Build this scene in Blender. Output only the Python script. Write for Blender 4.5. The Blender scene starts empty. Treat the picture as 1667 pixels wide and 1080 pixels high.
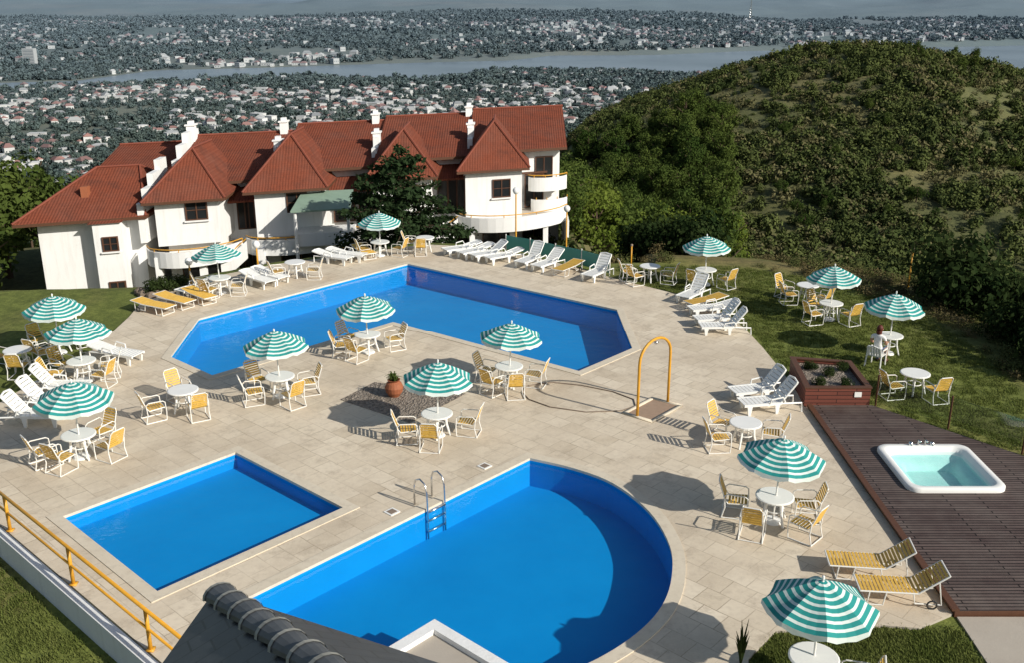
import bpy, math, random
import numpy as np
from mathutils import Vector, Matrix
from mathutils.geometry import tessellate_polygon
random.seed(7); rng=np.random.default_rng(11)
SC=bpy.context.scene
COL=SC.collection
R=math.radians
# ------------------------------------------------------------ materials
class NT:
    def __init__(s,name):
        s.m=bpy.data.materials.new(name); s.m.use_nodes=True
        s.t=s.m.node_tree; s.t.nodes.clear()
        s.out=s.t.nodes.new('ShaderNodeOutputMaterial')
    def n(s,typ,props=None,**kw):
        nd=s.t.nodes.new(typ)
        for k,v in (props or {}).items(): setattr(nd,k,v)
        for k,v in kw.items():
            key=k.replace('_',' ')
            sock=nd.inputs[int(k[1:])] if (k[0]=='i' and k[1:].isdigit()) else nd.inputs[key]
            if isinstance(v,bpy.types.NodeSocket): s.t.links.new(v,sock)
            else: sock.default_value=v
        return nd
    def mix(s,f,a,b,blend='MIX'):
        nd=s.t.nodes.new('ShaderNodeMix'); nd.data_type='RGBA'; nd.blend_type=blend
        for i,v in ((0,f),(6,a),(7,b)):
            if isinstance(v,bpy.types.NodeSocket): s.t.links.new(v,nd.inputs[i])
            else: nd.inputs[i].default_value=v if i==0 else (v[0],v[1],v[2],1)
        return nd.outputs[2]
    def ramp(s,f,p0,p1,c0=(0,0,0,1),c1=(1,1,1,1)):
        nd=s.t.nodes.new('ShaderNodeValToRGB'); s.t.links.new(f,nd.inputs[0])
        nd.color_ramp.elements[0].position=p0; nd.color_ramp.elements[1].position=p1
        nd.color_ramp.elements[0].color=c0; nd.color_ramp.elements[1].color=c1
        return nd.outputs[0]
    def math(s,op,a,b=0.0):
        nd=s.t.nodes.new('ShaderNodeMath'); nd.operation=op
        for i,v in ((0,a),(1,b)):
            if isinstance(v,bpy.types.NodeSocket): s.t.links.new(v,nd.inputs[i])
            else: nd.inputs[i].default_value=v
        return nd.outputs[0]
    def pos(s): return s.n('ShaderNodeNewGeometry').outputs['Position']
    def noise(s,vec,scale,detail=3,rough=.55):
        return s.n('ShaderNodeTexNoise',Vector=vec,Scale=scale,Detail=detail,Roughness=rough).outputs[0]
    def haze(s,colr,dist=3500.,hc=(.165,.225,.285)):  # aerial haze painted into the surface colour, growing with distance from origin
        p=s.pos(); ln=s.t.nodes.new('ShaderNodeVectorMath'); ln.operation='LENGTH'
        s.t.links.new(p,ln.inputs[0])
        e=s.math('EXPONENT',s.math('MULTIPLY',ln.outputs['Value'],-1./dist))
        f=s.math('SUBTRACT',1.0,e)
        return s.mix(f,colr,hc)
    def bump(s,h,strength=.3,dist=.02):
        return s.n('ShaderNodeBump',Height=h,Strength=strength,Distance=dist).outputs[0]
    def prin(s,col,rough=.6,normal=None,spec=.3,metal=0.):
        b=s.t.nodes.new('ShaderNodeBsdfPrincipled')
        if isinstance(col,bpy.types.NodeSocket): s.t.links.new(col,b.inputs['Base Color'])
        else: b.inputs['Base Color'].default_value=(*col[:3],1)
        if isinstance(rough,bpy.types.NodeSocket): s.t.links.new(rough,b.inputs['Roughness'])
        else: b.inputs['Roughness'].default_value=rough
        b.inputs['Specular IOR Level'].default_value=spec
        b.inputs['Metallic'].default_value=metal
        if normal is not None: s.t.links.new(normal,b.inputs['Normal'])
        s.t.links.new(b.outputs[0],s.out.inputs[0]); return b
def simple(name,col,rough=.5,var=.12,scale=6.,spec=.35,metal=0.):
    t=NT(name); n=t.noise(t.pos(),scale,4)
    c=t.mix(n,[x*(1-var) for x in col],[min(1,x*(1+var)) for x in col])
    t.prin(c,rough,spec=spec,metal=metal); return t.m
M={}
M['plastic']=simple('white_plastic',(.80,.80,.77),.35,.06,3)
M['frame']=simple('white_tube',(.74,.73,.69),.35,.08,8)
M['strap']=simple('yellow_strap',(.66,.41,.08),.55,.25,9)
M['teal']=simple('teal_fabric',(.018,.25,.235),.8,.14,4)
M['fabw']=simple('white_fabric',(.62,.70,.66),.8,.06,4)
M['yellow']=simple('yellow_paint',(.62,.31,.03),.4,.2,5)
M['steel']=simple('steel',(.7,.7,.7),.2,.05,5,metal=1.)
M['dark']=simple('dark_glass',(.018,.02,.022),.12,.3,2,spec=.6)
M['brown']=simple('brown_wood',(.10,.045,.025),.5,.2,5)
M['bark']=simple('bark',(.09,.06,.04),.9,.3,5)
M['terra']=simple('terracotta',(.30,.10,.045),.7,.2,9)
M['cap']=simple('ridge_tile_red',(.20,.055,.032),.8,.3,3)
M['traytop']=simple('shower_tray_floor',(.34,.24,.17),.7,.2,6)
M['globe']=simple('globe',(.8,.8,.78),.3,.03,2)
M['skin']=simple('skin',(.42,.24,.16),.55,.06,9)
M['hair']=simple('hair',(.10,.022,.014),.6,.2,30)
M['rock']=simple('rock',(.22,.17,.13),.9,.4,3)
M['tealp']=simple('teal_panel',(.06,.28,.24),.4,.1,2)
M['palegreen']=simple('pale_green_metal',(.22,.31,.24),.6,.2,2)
t=NT('clothes_and_skin'); tc=t.n('ShaderNodeTexCoord'); sx=t.n('ShaderNodeSeparateXYZ',i0=tc.outputs['Object'])
armf=t.math('MULTIPLY',t.math('GREATER_THAN',t.math('ABSOLUTE',sx.outputs[0]),.165),t.math('LESS_THAN',sx.outputs[2],.90))
arm2=t.math('MULTIPLY',t.math('GREATER_THAN',sx.outputs[1],.12),t.math('GREATER_THAN',sx.outputs[2],.62))
neck=t.math('GREATER_THAN',sx.outputs[2],1.085)
f=t.math('MAXIMUM',t.math('MAXIMUM',armf,arm2),neck)
c=t.mix(t.math('LESS_THAN',sx.outputs[2],.60),(.76,.76,.75),(.10,.13,.20)); c=t.mix(f,c,(.42,.24,.16)); t.prin(c,.75); M['shirt']=t.m
# white rendered wall
t=NT('white_render'); p=t.pos(); n=t.noise(p,.8,5); 
st=t.ramp(t.noise(t.n('ShaderNodeVectorMath',{'operation':'MULTIPLY'},i0=p,i1=(3.,3.,.35)).outputs[0],1.2,4),.5,.8)
c=t.mix(n,(.72,.725,.71),(.82,.82,.81)); c=t.mix(t.math('MULTIPLY',st,.35),c,(.48,.46,.42))
t.prin(c,.8,t.bump(t.noise(p,18,3),.25,.03)); M['wall']=t.m
# roof tiles
t=NT('red_roof_tile'); p=t.pos()
w1=t.n('ShaderNodeTexWave',{'bands_direction':'X'},Vector=p,Scale=1.9,Distortion=1.2,Detail=2.).outputs[1]
w2=t.n('ShaderNodeTexWave',{'bands_direction':'Z','wave_profile':'SAW'},Vector=p,Scale=2.6,Distortion=.8,Detail=1.).outputs[1]
c=t.mix(t.noise(p,4.5,6,.75),(.12,.034,.020),(.28,.082,.044)); c=t.mix(t.ramp(t.noise(p,.5,5,.65),.42,.72),c,(.19,.072,.048))
c=t.mix(t.math('MULTIPLY',t.ramp(t.noise(p,1.1,6,.7),.48,.70),.65),c,(.085,.040,.030))
c=t.mix(t.math('MULTIPLY',w1,.2),c,(.09,.02,.013)); c=t.mix(t.math('MULTIPLY',w2,.25),c,(.10,.025,.016))
t.prin(c,.85,t.bump(t.math('ADD',w1,w2),.45,.05),spec=.12); M['tile']=t.m
# pavers
def rotvec(t,p,ang,off=(0,0,0)):
    return t.n('ShaderNodeMapping',Vector=p,Rotation=(0,0,ang),Location=off).outputs[0]
t=NT('stone_pavers'); p=t.pos(); v=rotvec(t,p,R(42.7))
wob=t.n('ShaderNodeVectorMath',{'operation':'ADD'},i0=v,i1=t.n('ShaderNodeVectorMath',{'operation':'SCALE'},i0=t.n('ShaderNodeTexNoise',Vector=p,Scale=1.5,Detail=1.).outputs[1],Scale=.05).outputs[0]).outputs[0]
br=t.n('ShaderNodeTexBrick',{'offset':.5},Vector=wob,Color1=(.54,.455,.335,1),Color2=(.70,.615,.48,1),Mortar=(.25,.195,.13,1),Scale=1.,Mortar_Size=.012,Brick_Width=.60,Row_Height=.60,Bias=.0)
br.inputs['Mortar Smooth'].default_value=.3
c=t.mix(t.ramp(t.noise(p,.8,4,.6),.36,.60,(.0,.0,.0,1),(.75,.75,.75,1)),br.outputs[0],(.655,.565,.435))
c=t.mix(t.math('MULTIPLY',t.ramp(t.noise(p,.26,6,.65),.44,.64),.6),c,(.43,.35,.255))
c=t.mix(t.math('MULTIPLY',t.ramp(t.noise(p,1.1,6,.78),.52,.66),.6),c,(.34,.275,.20))
c=t.mix(t.math('MULTIPLY',t.ramp(t.noise(p,6.,5,.75),.48,.72),.45),c,(.40,.33,.25))
c=t.mix(t.math('MULTIPLY',t.ramp(t.noise(p,24,3,.7),.35,.7),.25),c,(.80,.73,.62))
t.prin(c,.8,t.bump(br.outputs[1],-.2,.01),spec=.2); M['paver']=t.m
t=NT('coping'); p=t.pos()
c=t.mix(t.noise(p,1.5,6,.7),(.52,.45,.34),(.72,.65,.53)); c=t.mix(t.math('MULTIPLY',t.ramp(t.noise(p,5,5,.75),.5,.75),.5),c,(.38,.32,.25)); t.prin(c,.75,t.bump(t.noise(p,30,3),.2,.01),spec=.2); M['coping']=t.m
t=NT('concrete'); p=t.pos(); c=t.mix(t.noise(p,.9,6,.65),(.34,.30,.25),(.50,.45,.38)); t.prin(c,.85,t.bump(t.noise(p,20,4),.3,.01)); M['conc']=t.m
t=NT('gravel'); p=t.pos(); vo=t.n('ShaderNodeTexVoronoi',Vector=p,Scale=14.)
c=t.mix(vo.outputs[1],(.11,.09,.07),(.34,.29,.24)); t.prin(c,.9,t.bump(vo.outputs[0],.9,.05)); M['gravel']=t.m
t=NT('pool_blue'); p=t.pos(); c=t.mix(t.noise(p,.5,5,.65),(.0,.215,.54),(.004,.30,.67)); t.prin(c,.6,spec=.1); M['pool']=t.m
t=NT('tub_aqua'); p=t.pos(); t.prin(t.mix(t.noise(p,2,3),(.36,.66,.62),(.58,.84,.80)),.5); M['tub']=t.m
def schlick(t,nb,f0=.02):
    g=t.n('ShaderNodeNewGeometry'); dt=t.n('ShaderNodeVectorMath',{'operation':'DOT_PRODUCT'},i0=nb,i1=g.outputs['Incoming'])
    c=t.math('ABSOLUTE',dt.outputs['Value']); q=t.math('POWER',t.math('SUBTRACT',1.0,c),5.0)
    return t.math('ADD',t.math('MULTIPLY',q,1-f0),f0)
def water(name,tint,scale,strength):
    t=NT(name); p=t.pos(); nb=t.bump(t.noise(p,scale,3,.6),strength,.05)
    tr=t.n('ShaderNodeBsdfTransparent',Color=(*tint,1)); gl=t.n('ShaderNodeBsdfGlossy',Roughness=.03,Normal=nb)
    mx=t.n('ShaderNodeMixShader',i0=schlick(t,nb),i1=tr.outputs[0],i2=gl.outputs[0]); t.t.links.new(mx.outputs[0],t.out.inputs[0]); return t.m
M['water']=water('pool_water',(.82,.97,1.),3.0,.28)
M['water2']=water('tub_water',(.90,1.,1.),6.,.6)
t=NT('clear_glass'); tr=t.n('ShaderNodeBsdfTransparent',Color=(.86,.90,.88,1)); gl=t.n('ShaderNodeBsdfGlossy',Roughness=.02)
mx=t.n('ShaderNodeMixShader',i0=schlick(t,t.n('ShaderNodeNewGeometry').outputs['Normal'],.05),i1=tr.outputs[0],i2=gl.outputs[0]); t.t.links.new(mx.outputs[0],t.out.inputs[0]); M['glass']=t.m
# wood deck
t=NT('wood_deck'); p=t.pos()
br=t.n('ShaderNodeTexBrick',{'offset':.37},Vector=p,Color1=(.075,.05,.044,1),Color2=(.135,.098,.086,1),Mortar=(.012,.008,.006,1),Scale=1.,Mortar_Size=.018,Brick_Width=2.4,Row_Height=.12)
c=t.mix(t.math('MULTIPLY',t.ramp(t.noise(p,.7,5,.7),.42,.7),.6),br.outputs[0],(.18,.15,.13))
c=t.mix(t.math('MULTIPLY',t.ramp(t.noise(p,3.,5,.7),.5,.7),.4),c,(.06,.042,.036))
c=t.mix(t.math('MULTIPLY',br.outputs[1],.8),c,(.012,.008,.006))
t.prin(c,.6,t.bump(br.outputs[1],-.8,.02)); M['deckwood']=t.m
t=NT('planter_wood'); p=t.pos()
br=t.n('ShaderNodeTexBrick',Vector=t.n('ShaderNodeMapping',Vector=p,Rotation=(R(90),0,0)).outputs[0],Color1=(.13,.04,.028,1),Color2=(.19,.06,.04,1),Mortar=(.03,.012,.01,1),Scale=1.,Mortar_Size=.012,Brick_Width=1.2,Row_Height=.13)
t.prin(br.outputs[0],.6); M['planter']=t.m
t=NT('slate_metal'); p=t.pos(); v=rotvec(t,p,R(-26))
n=t.noise(p,3,6,.7); c=t.mix(n,(.022,.025,.030),(.070,.076,.083))
w=t.n('ShaderNodeTexBrick',{'offset':.5},Vector=v,Color1=(0.8,.8,.8,1),Color2=(1,1,1,1),Mortar=(0,0,0,1),Scale=1.,Mortar_Size=.008,Brick_Width=.28,Row_Height=.22)
c=t.mix(.75,c,w.outputs[0],'MULTIPLY'); c=t.mix(t.math('MULTIPLY',t.ramp(t.noise(p,7,5,.7),.55,.8),.4),c,(.13,.125,.12))
t.prin(c,.42,t.bump(t.math('ADD',w.outputs[1],t.math('MULTIPLY',n,-1)),-.5,.02),spec=.5); M['slate']=t.m
M['slatecap']=simple('slate_cap',(.10,.105,.11),.5,.5,7)
M['caplight']=simple('mortar_light',(.36,.35,.30),.8,.5,9)
# foliage
def leafmat(name,a,b,scale=.6,haze=False,transl=.25):
    t=NT(name); oi=t.n('ShaderNodeObjectInfo'); p=t.pos()
    f=t.math('ADD',t.math('MULTIPLY',oi.outputs['Random'],.5),t.math('MULTIPLY',t.ramp(t.noise(p,scale,4),.35,.65),.5))
    c=t.mix(f,a,b)
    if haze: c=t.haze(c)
    d=t.n('ShaderNodeBsdfDiffuse',Color=c)
    if transl>0:
        tl=t.n('ShaderNodeBsdfTranslucent',Color=c)
        d=t.n('ShaderNodeMixShader',i0=transl,i1=d.outputs[0],i2=tl.outputs[0])
    t.t.links.new(d.outputs[0],t.out.inputs[0]); return t.m
M['shrub']=leafmat('shrub_leaf',(.034,.052,.018),(.115,.135,.045),.035,transl=0.)
M['shrub2']=leafmat('shrub_dry',(.09,.09,.042),(.16,.145,.07),.05,transl=0.)
M['weed']=leafmat('weed_leaf',(.05,.065,.022),(.12,.125,.045),.5,transl=0.)
M['weed2']=leafmat('weed_dry',(.10,.085,.04),(.18,.145,.07),.5,transl=0.)
M['bush']=leafmat('bush_leaf',(.016,.032,.011),(.055,.075,.025),.6)
M['leaf']=leafmat('tree_leaf',(.035,.065,.016),(.115,.15,.036),.08)
M['leafy']=leafmat('tree_leaf_yellowish',(.08,.12,.018),(.17,.21,.042),.1)
M['conif']=leafmat('conifer_leaf',(.012,.028,.013),(.042,.068,.028),.8)
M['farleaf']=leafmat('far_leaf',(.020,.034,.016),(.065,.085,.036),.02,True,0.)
M['grassblade']=leafmat('grass_blade',(.10,.135,.03),(.19,.21,.065),1.,transl=.3)
# terrain
t=NT('terrain'); p=t.pos(); at=t.n('ShaderNodeAttribute',{'attribute_name':'tint'}); a=at.outputs['Color']
n1=t.noise(p,1.7,6,.72); n2=t.noise(p,.12,4,.6); n3=t.noise(p,9.,3,.7)
c=t.mix(.8,a,t.ramp(n1,.3,.72,(.5,.55,.5,1),(1.6,1.55,1.4,1)),'MULTIPLY')
c=t.mix(.7,c,t.ramp(n2,.3,.7,(.6,.65,.6,1),(1.45,1.35,1.2,1)),'MULTIPLY')
c=t.mix(.5,c,t.ramp(n3,.3,.7,(.55,.6,.5,1),(1.5,1.45,1.3,1)),'MULTIPLY')
n4=t.noise(p,.006,5,.7); c=t.mix(.5,c,t.ramp(n4,.35,.65,(.55,.6,.6,1),(1.5,1.45,1.3,1)),'MULTIPLY')
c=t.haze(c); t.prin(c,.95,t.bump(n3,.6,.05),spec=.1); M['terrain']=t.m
t=NT('lake_water'); p=t.pos()
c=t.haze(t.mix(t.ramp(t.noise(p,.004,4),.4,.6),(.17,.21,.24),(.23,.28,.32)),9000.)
t.prin(c,.35,t.bump(t.noise(p,.15,3),.3,1.),spec=.25); M['lake']=t.m
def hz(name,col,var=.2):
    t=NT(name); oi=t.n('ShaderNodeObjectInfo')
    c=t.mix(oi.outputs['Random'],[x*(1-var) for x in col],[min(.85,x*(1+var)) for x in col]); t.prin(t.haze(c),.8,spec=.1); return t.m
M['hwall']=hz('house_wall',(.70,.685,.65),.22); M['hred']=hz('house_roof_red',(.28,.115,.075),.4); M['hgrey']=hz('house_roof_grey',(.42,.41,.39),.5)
M['hdark']=hz('house_window',(.05,.05,.05))
# ------------------------------------------------------------ mesh builder
class MB:
    def __init__(s,*mats): s.v=[];s.f=[];s.m=[];s.mats=[M[x] for x in mats]; s.names=list(mats)
    def mi(s,n):
        if n not in s.names: s.names.append(n); s.mats.append(M[n])
        return s.names.index(n)
    def add(s,vs,fs,mat):
        b=len(s.v); k=s.mi(mat); s.v+= [tuple(x) for x in vs]; s.f+=[tuple(b+i for i in f) for f in fs]; s.m+=[k]*len(fs)
    def hexa(s,b4,t4,mat):
        s.add(list(b4)+list(t4),[(3,2,1,0),(4,5,6,7),(0,1,5,4),(1,2,6,5),(2,3,7,6),(3,0,4,7)],mat)
    def box(s,c,d,mat,rz=0.,tilt=0.):
        mt=Matrix.Translation(c)@Matrix.Rotation(rz,4,'Z')@Matrix.Rotation(tilt,4,'X')
        q=[mt@Vector((x*d[0]/2,y*d[1]/2,z*d[2]/2)) for z in(-1,1) for x,y in((-1,-1),(1,-1),(1,1),(-1,1))]
        s.hexa(q[:4],q[4:],mat)
    def prism(s,poly,z0,z1,mat,matside=None):
        n=len(poly); a=sum(poly[i][0]*poly[(i+1)%n][1]-poly[(i+1)%n][0]*poly[i][1] for i in range(n))
        if a<0: poly=poly[::-1]
        vs=[(x,y,z0) for x,y in poly]+[(x,y,z1) for x,y in poly]
        tri=tessellate_polygon([[Vector((x,y,0)) for x,y in poly]])
        s.add(vs,[tuple(n+i for i in f) for f in fixtri(poly,tri)],mat)
        s.add(vs,[(i,(i+1)%n,n+(i+1)%n,n+i) for i in range(n)],matside or mat)
    def tube(s,pts,r,mat,n=6,closed=False,cap=True):
        pts=[Vector(q) for q in pts]; N=len(pts); rs=r if isinstance(r,(list,tuple)) else [r]*N
        vs=[]; up=None
        for i,q in enumerate(pts):
            a=pts[(i-1)%N] if (closed or i>0) else q; b=pts[(i+1)%N] if (closed or i<N-1) else q
            tg=(b-a).normalized()
            if up is None: up=Vector((0,0,1)) if abs(tg.z)<.9 else Vector((1,0,0))
            x=tg.cross(up)
            if x.length<1e-4: x=tg.orthogonal()
            x.normalize(); y=x.cross(tg).normalized(); up=y
            for k in range(n):
                an=2*math.pi*k/n; vs.append(q+(x*math.cos(an)+y*math.sin(an))*rs[i])
        fs=[]
        for i in range(N if closed else N-1):
            for k in range(n):
                j=(i+1)%N; fs.append((i*n+k,i*n+(k+1)%n,j*n+(k+1)%n,j*n+k))
        if cap and not closed: fs+= [tuple(range(n))[::-1],tuple((N-1)*n+k for k in range(n))]
        s.add(vs,fs,mat)
    def lathe(s,prof,mat,n=20,c=(0,0,0)):
        vs=[(c[0]+r*math.cos(2*math.pi*k/n),c[1]+r*math.sin(2*math.pi*k/n),c[2]+z) for r,z in prof for k in range(n)]
        fs=[(i*n+k,i*n+(k+1)%n,(i+1)*n+(k+1)%n,(i+1)*n+k) for i in range(len(prof)-1) for k in range(n)]
        s.add(vs,fs,mat)
    def mesh(s,name,smooth=False):
        me=bpy.data.meshes.new(name); me.from_pydata(s.v,[],s.f)
        for m in s.mats: me.materials.append(m)
        me.polygons.foreach_set('material_index',s.m)
        if smooth: me.polygons.foreach_set('use_smooth',[True]*len(s.f))
        me.update(); return me
    def obj(s,name,smooth=False,parent=None,loc=None):
        o=bpy.data.objects.new(name,s.mesh(name,smooth)); COL.objects.link(o)
        if parent: o.parent=parent
        if loc: o.location=loc
        return o
def fixtri(poly,tri):
    o=[]
    for a,b,c in tri:
        (x0,y0),(x1,y1),(x2,y2)=poly[a][:2],poly[b][:2],poly[c][:2]
        o.append((a,b,c) if (x1-x0)*(y2-y0)-(x2-x0)*(y1-y0)>0 else (a,c,b))
    return o
def empty(name,loc=(0,0,0)):
    o=bpy.data.objects.new(name,None); COL.objects.link(o); o.location=loc; return o
def place(name,me,x,y,z=0,rz=0,sc=1):
    o=bpy.data.objects.new(name,me); COL.objects.link(o); o.location=(x,y,z); o.rotation_euler=(0,0,rz); o.scale=(sc,)*3; return o
# ------------------------------------------------------------ plan polygons (metres)
E1=(-.678,-.735);E2=(.735,-.678)
def ef(a,b): return (.5+E1[0]*a+E2[0]*b,25.2+E1[1]*a+E2[1]*b)
deck=[(3.2,45.4),(4.8,43.5),(7.3,41.0),(8.4,39.3),(9.0,36.8),(9.2,34.4),(9.3,32.0),(9.3,17.9),(8.4,17.4),(7.7,17.5),(5.4,17.3),(4.65,16.4),(4.,12.7),(-3,12.7),
 (-7.3,16.7),(-12.3,21.3),(-17.4,26),(-17.5,27),(-16.3,29.2),(-16,31.1),(-15.3,34.1),(-15.4,38),(-15.7,41),(-14.3,43.4),(-11.3,46.1),(-8.3,47.8),(-4.5,50),(-2.9,49.7),(-.1,48.4)]
main=[(-5.0,46.1),(4.3,38.9),(4.4,34.2),(2.3,31.9),(-4.7,37.3),(-10.2,31.5),(-12.2,33.3),(-12.5,37.7)]
small=[(-7.85,25.57),(-4.29,22.4),(-7.75,18.7),(-11.2,21.95)]
ctrl=[(0,0),(-.35,1.3),(-.38,2.64),(.2,4.2),(1.2,5.5),(2.3,6.3),(3.38,6.77),(4.5,6.93),(5.7,6.84),(7,6.5)]
def catmull(P,k=5):
    out=[]
    for i in range(len(P)-1):
        p0=P[max(i-1,0)];p1=P[i];p2=P[i+1];p3=P[min(i+2,len(P)-1)]
        for j in range(k):
            u=j/k
            out.append(tuple(.5*((2*p1[q])+(-p0[q]+p2[q])*u+(2*p0[q]-5*p1[q]+4*p2[q]-p3[q])*u*u+(-p0[q]+3*p1[q]-3*p2[q]+p3[q])*u**3) for q in(0,1)))
    out.append(P[-1]); return out
rnd=[ef(a,b) for a,b in catmull(ctrl)]+[ef(7,3.6),ef(9.3,3.6),ef(9.3,0)]
def offset(poly,d):
    n=len(poly); a=sum(poly[i][0]*poly[(i+1)%n][1]-poly[(i+1)%n][0]*poly[i][1] for i in range(n)); sg=1 if a>0 else -1
    out=[]
    for i in range(n):
        p0,p1,p2=[Vector(poly[(i+k)%n]) for k in(-1,0,1)]
        a1=(p1-p0).normalized();a2=(p2-p1).normalized()
        n1=Vector((a1.y,-a1.x))*sg;n2=Vector((a2.y,-a2.x))*sg
        b=(n1+n2); b=b/ max(.3,b.dot(n1)); q=p1+b*d; out.append((q.x,q.y))
    return out
# ------------------------------------------------------------ deck + pools
mb=MB('paver')
holes=[offset(h,.26) for h in (main,small,rnd)]
allp=deck+sum(holes,[])
tri=tessellate_polygon([[Vector((x,y,0)) for x,y in q] for q in [deck]+holes])
mb.add([(x,y,0) for x,y in allp],fixtri(allp,tri),'paver')
n=len(deck); mb.add([(x,y,0) for x,y in deck]+[(x,y,-1.6) for x,y in deck],[(i,(i+1)%n,n+(i+1)%n,n+i) for i in range(n)],'conc')
mb.obj('pool_deck_paving')
def pool(name,poly,depth):
    e=empty(name); o=offset(poly,.30); n=len(poly)
    m=MB('coping'); lip=offset(poly,-.0)
    m.add([(x,y,.022) for x,y in o]+[(x,y,.022) for x,y in lip]+[(x,y,-.05) for x,y in lip]+[(x,y,-.02) for x,y in o],
      [(i,(i+1)%n,n+(i+1)%n,n+i) for i in range(n)]+[(n+i,n+(i+1)%n,2*n+(i+1)%n,2*n+i) for i in range(n)]+[(3*n+i,3*n+(i+1)%n,(i+1)%n,i) for i in range(n)],'coping')
    m.obj('coping',parent=e)
    b=MB('pool'); 
    b.add([(x,y,-.05) for x,y in poly]+[(x,y,-depth) for x,y in poly],[(i,(i+1)%n,n+(i+1)%n,n+i) for i in range(n)],'pool')
    t3=fixtri(poly,tessellate_polygon([[Vector((x,y,0)) for x,y in poly]]))
    b.add([(x,y,-depth) for x,y in poly],t3,'pool'); b.obj('basin',parent=e)
    ins=offset(poly,-.004)
    w=MB('water'); w.add([(x,y,-.10) for x,y in ins],t3,'water'); w.obj('water_surface',parent=e)
    return e
pool('swimming_pool',main,1.0); pool('childrens_pool',small,.45); rp=pool('swimming_pool',rnd,.85)
# ladder
m=MB('steel')
for a in (3.35,3.95):
    pts=[]
    for b,z in [(-.42,.0),(-.42,.55),(-.36,.72),(-.2,.80),(-.02,.72),(.05,.5),(.07,-.2),(.07,-.8)]:
        x,y=ef(a,b); pts.append((x,y,z))
    m.tube(pts,.024,'steel',8)
for z in(-.05,-.3,-.6):
    p0=ef(3.35,.07);p1=ef(3.95,.07); m.tube([(*p0,z),(*p1,z)],.03,'steel',6)
m.obj('pool_ladder',True)
m=MB('plastic')
for a,b in((4.6,-.55),(1.2,-.6)):
    x,y=ef(a,b); m.box((x,y,.012),(.3,.3,.02),'plastic',R(47)); m.box((x,y,.024),(.2,.2,.008),'rock',R(47))
m.obj('skimmer_covers')
# gravel bed, hose, shower
gv=[(-5.5,29.4),(-4.6,30.9),(-1.5,29.9),(-3.1,27.6)]
m=MB('gravel'); m.prism(gv,-.02,.012,'gravel'); m.obj('gravel_bed')
m=MB('terra'); m.lathe([(.0,0),(.16,0),(.27,.16),(.30,.32),(.24,.46),(.17,.52),(.21,.57),(.17,.57),(.13,.48),(0,.46)],'terra',18)
for k in range(40):
    a=random.random()*6.28; r=random.uniform(.1,.34); h=random.uniform(.15,.4)
    m.tube([(0,0,.46),(r*.5*math.cos(a),r*.5*math.sin(a),.5+h*.8),(r*math.cos(a),r*math.sin(a),.46+h*.7)],[.02,.018,.003],'leaf',4)
m.obj('terracotta_flower_pot',loc=(-3.8,29.7,.01))
m=MB('rock'); m.tube([(.9,30.75,.02),(.45,30.5,.02),(.33,30.0,.02),(.55,29.4,.02),(1.2,28.8,.02),(2.3,28.4,.02),(3.4,28.5,.02),(3.9,28.9,.02),(3.9,29.4,.02),(3.3,30.05,.02),(2.3,30.6,.02),(1.4,30.85,.02)],.018,'rock',5,closed=True); m.obj('garden_hose',True)
tray=[(3.4,28.3),(4.5,29.55),(5.4,28.9),(4.25,27.6)]
m=MB('conc'); ti=offset(tray,-.12); 
for i in range(4):
    j=(i+1)%4; q=[tray[i],tray[j],ti[j],ti[i]]; m.hexa([(x,y,-.01) for x,y in q],[(x,y,.05) for x,y in q],'coping')
m.prism(ti,-.02,.016,'traytop')
A=Vector((3.85,28.05,0));B=Vector((4.95,29.15,0)); C=(A+B)/2; hw=(B-A)/2
pts=[A,A+Vector((0,0,1.0)),A+Vector((0,0,1.7))]+[C-hw*math.cos(k*math.pi/12)+Vector((0,0,1.75+.62*math.sin(k*math.pi/12))) for k in range(1,12)]+[B+Vector((0,0,1.7)),B+Vector((0,0,1.)),B]
m.tube(pts,.045,'yellow',8); m.lathe([(.0,0),(.05,0),(.09,.06),(0,.1)],'steel',10,(C.x,C.y,2.2))
m.obj('outdoor_shower_arch',True)
# ------------------------------------------------------------ furniture meshes
def chair_mesh():
    m=MB('frame')
    for s in(-1,1):
        m.tube([(s*.28,.27,.02),(s*.28,.29,.3),(s*.28,.27,.60),(s*.28,.2,.65),(s*.28,-.22,.67),(s*.28,-.30,.6),(s*.27,-.27,.3),(s*.28,-.34,.02)],.017,'frame',6)
        m.tube([(s*.28,.27,.02),(s*.28,-.34,.02)],.015,'frame',6)
    m.tube([(-.24,.26,.43),(.24,.26,.43)],.016,'frame',6); m.tube([(-.27,-.33,.02),(.27,-.33,.02)],.015,'frame',6)
    m.tube([(-.25,.26,.43),(-.25,-.2,.40),(-.25,-.28,.5),(-.24,-.42,.9),(-.18,-.45,.97),(.18,-.45,.97),(.24,-.42,.9),(.25,-.28,.5),(.25,-.2,.40),(.25,.26,.43)],.018,'frame',6)
    for k in range(6): m.box((0,.22-k*.078,.44-k*.004),(.5,.052,.012),'strap')
    for k in range(7):
        u=k/6; m.box((0,-.275-.155*u,.50+.42*u),(.49,.012,.048),'strap',tilt=R(18))
    return m.mesh('patio_chair')
def table_mesh():
    m=MB('plastic'); m.lathe([(0,.72),(.44,.72),(.47,.705),(.47,.68),(.45,.675),(.0,.68)],'plastic',28)
    for k in range(4):
        a=k*math.pi/2+.4; c,s=math.cos(a),math.sin(a)
        m.tube([(.24*c,.24*s,.68),(.28*c,.28*s,.35),(.38*c,.38*s,0)],[.05,.035,.03],'plastic',6)
    m.lathe([(.22,.36),(.24,.36),(.24,.33),(.22,.33),(.22,.36)],'plastic',16)
    return m.mesh('round_patio_table',False)
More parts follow.
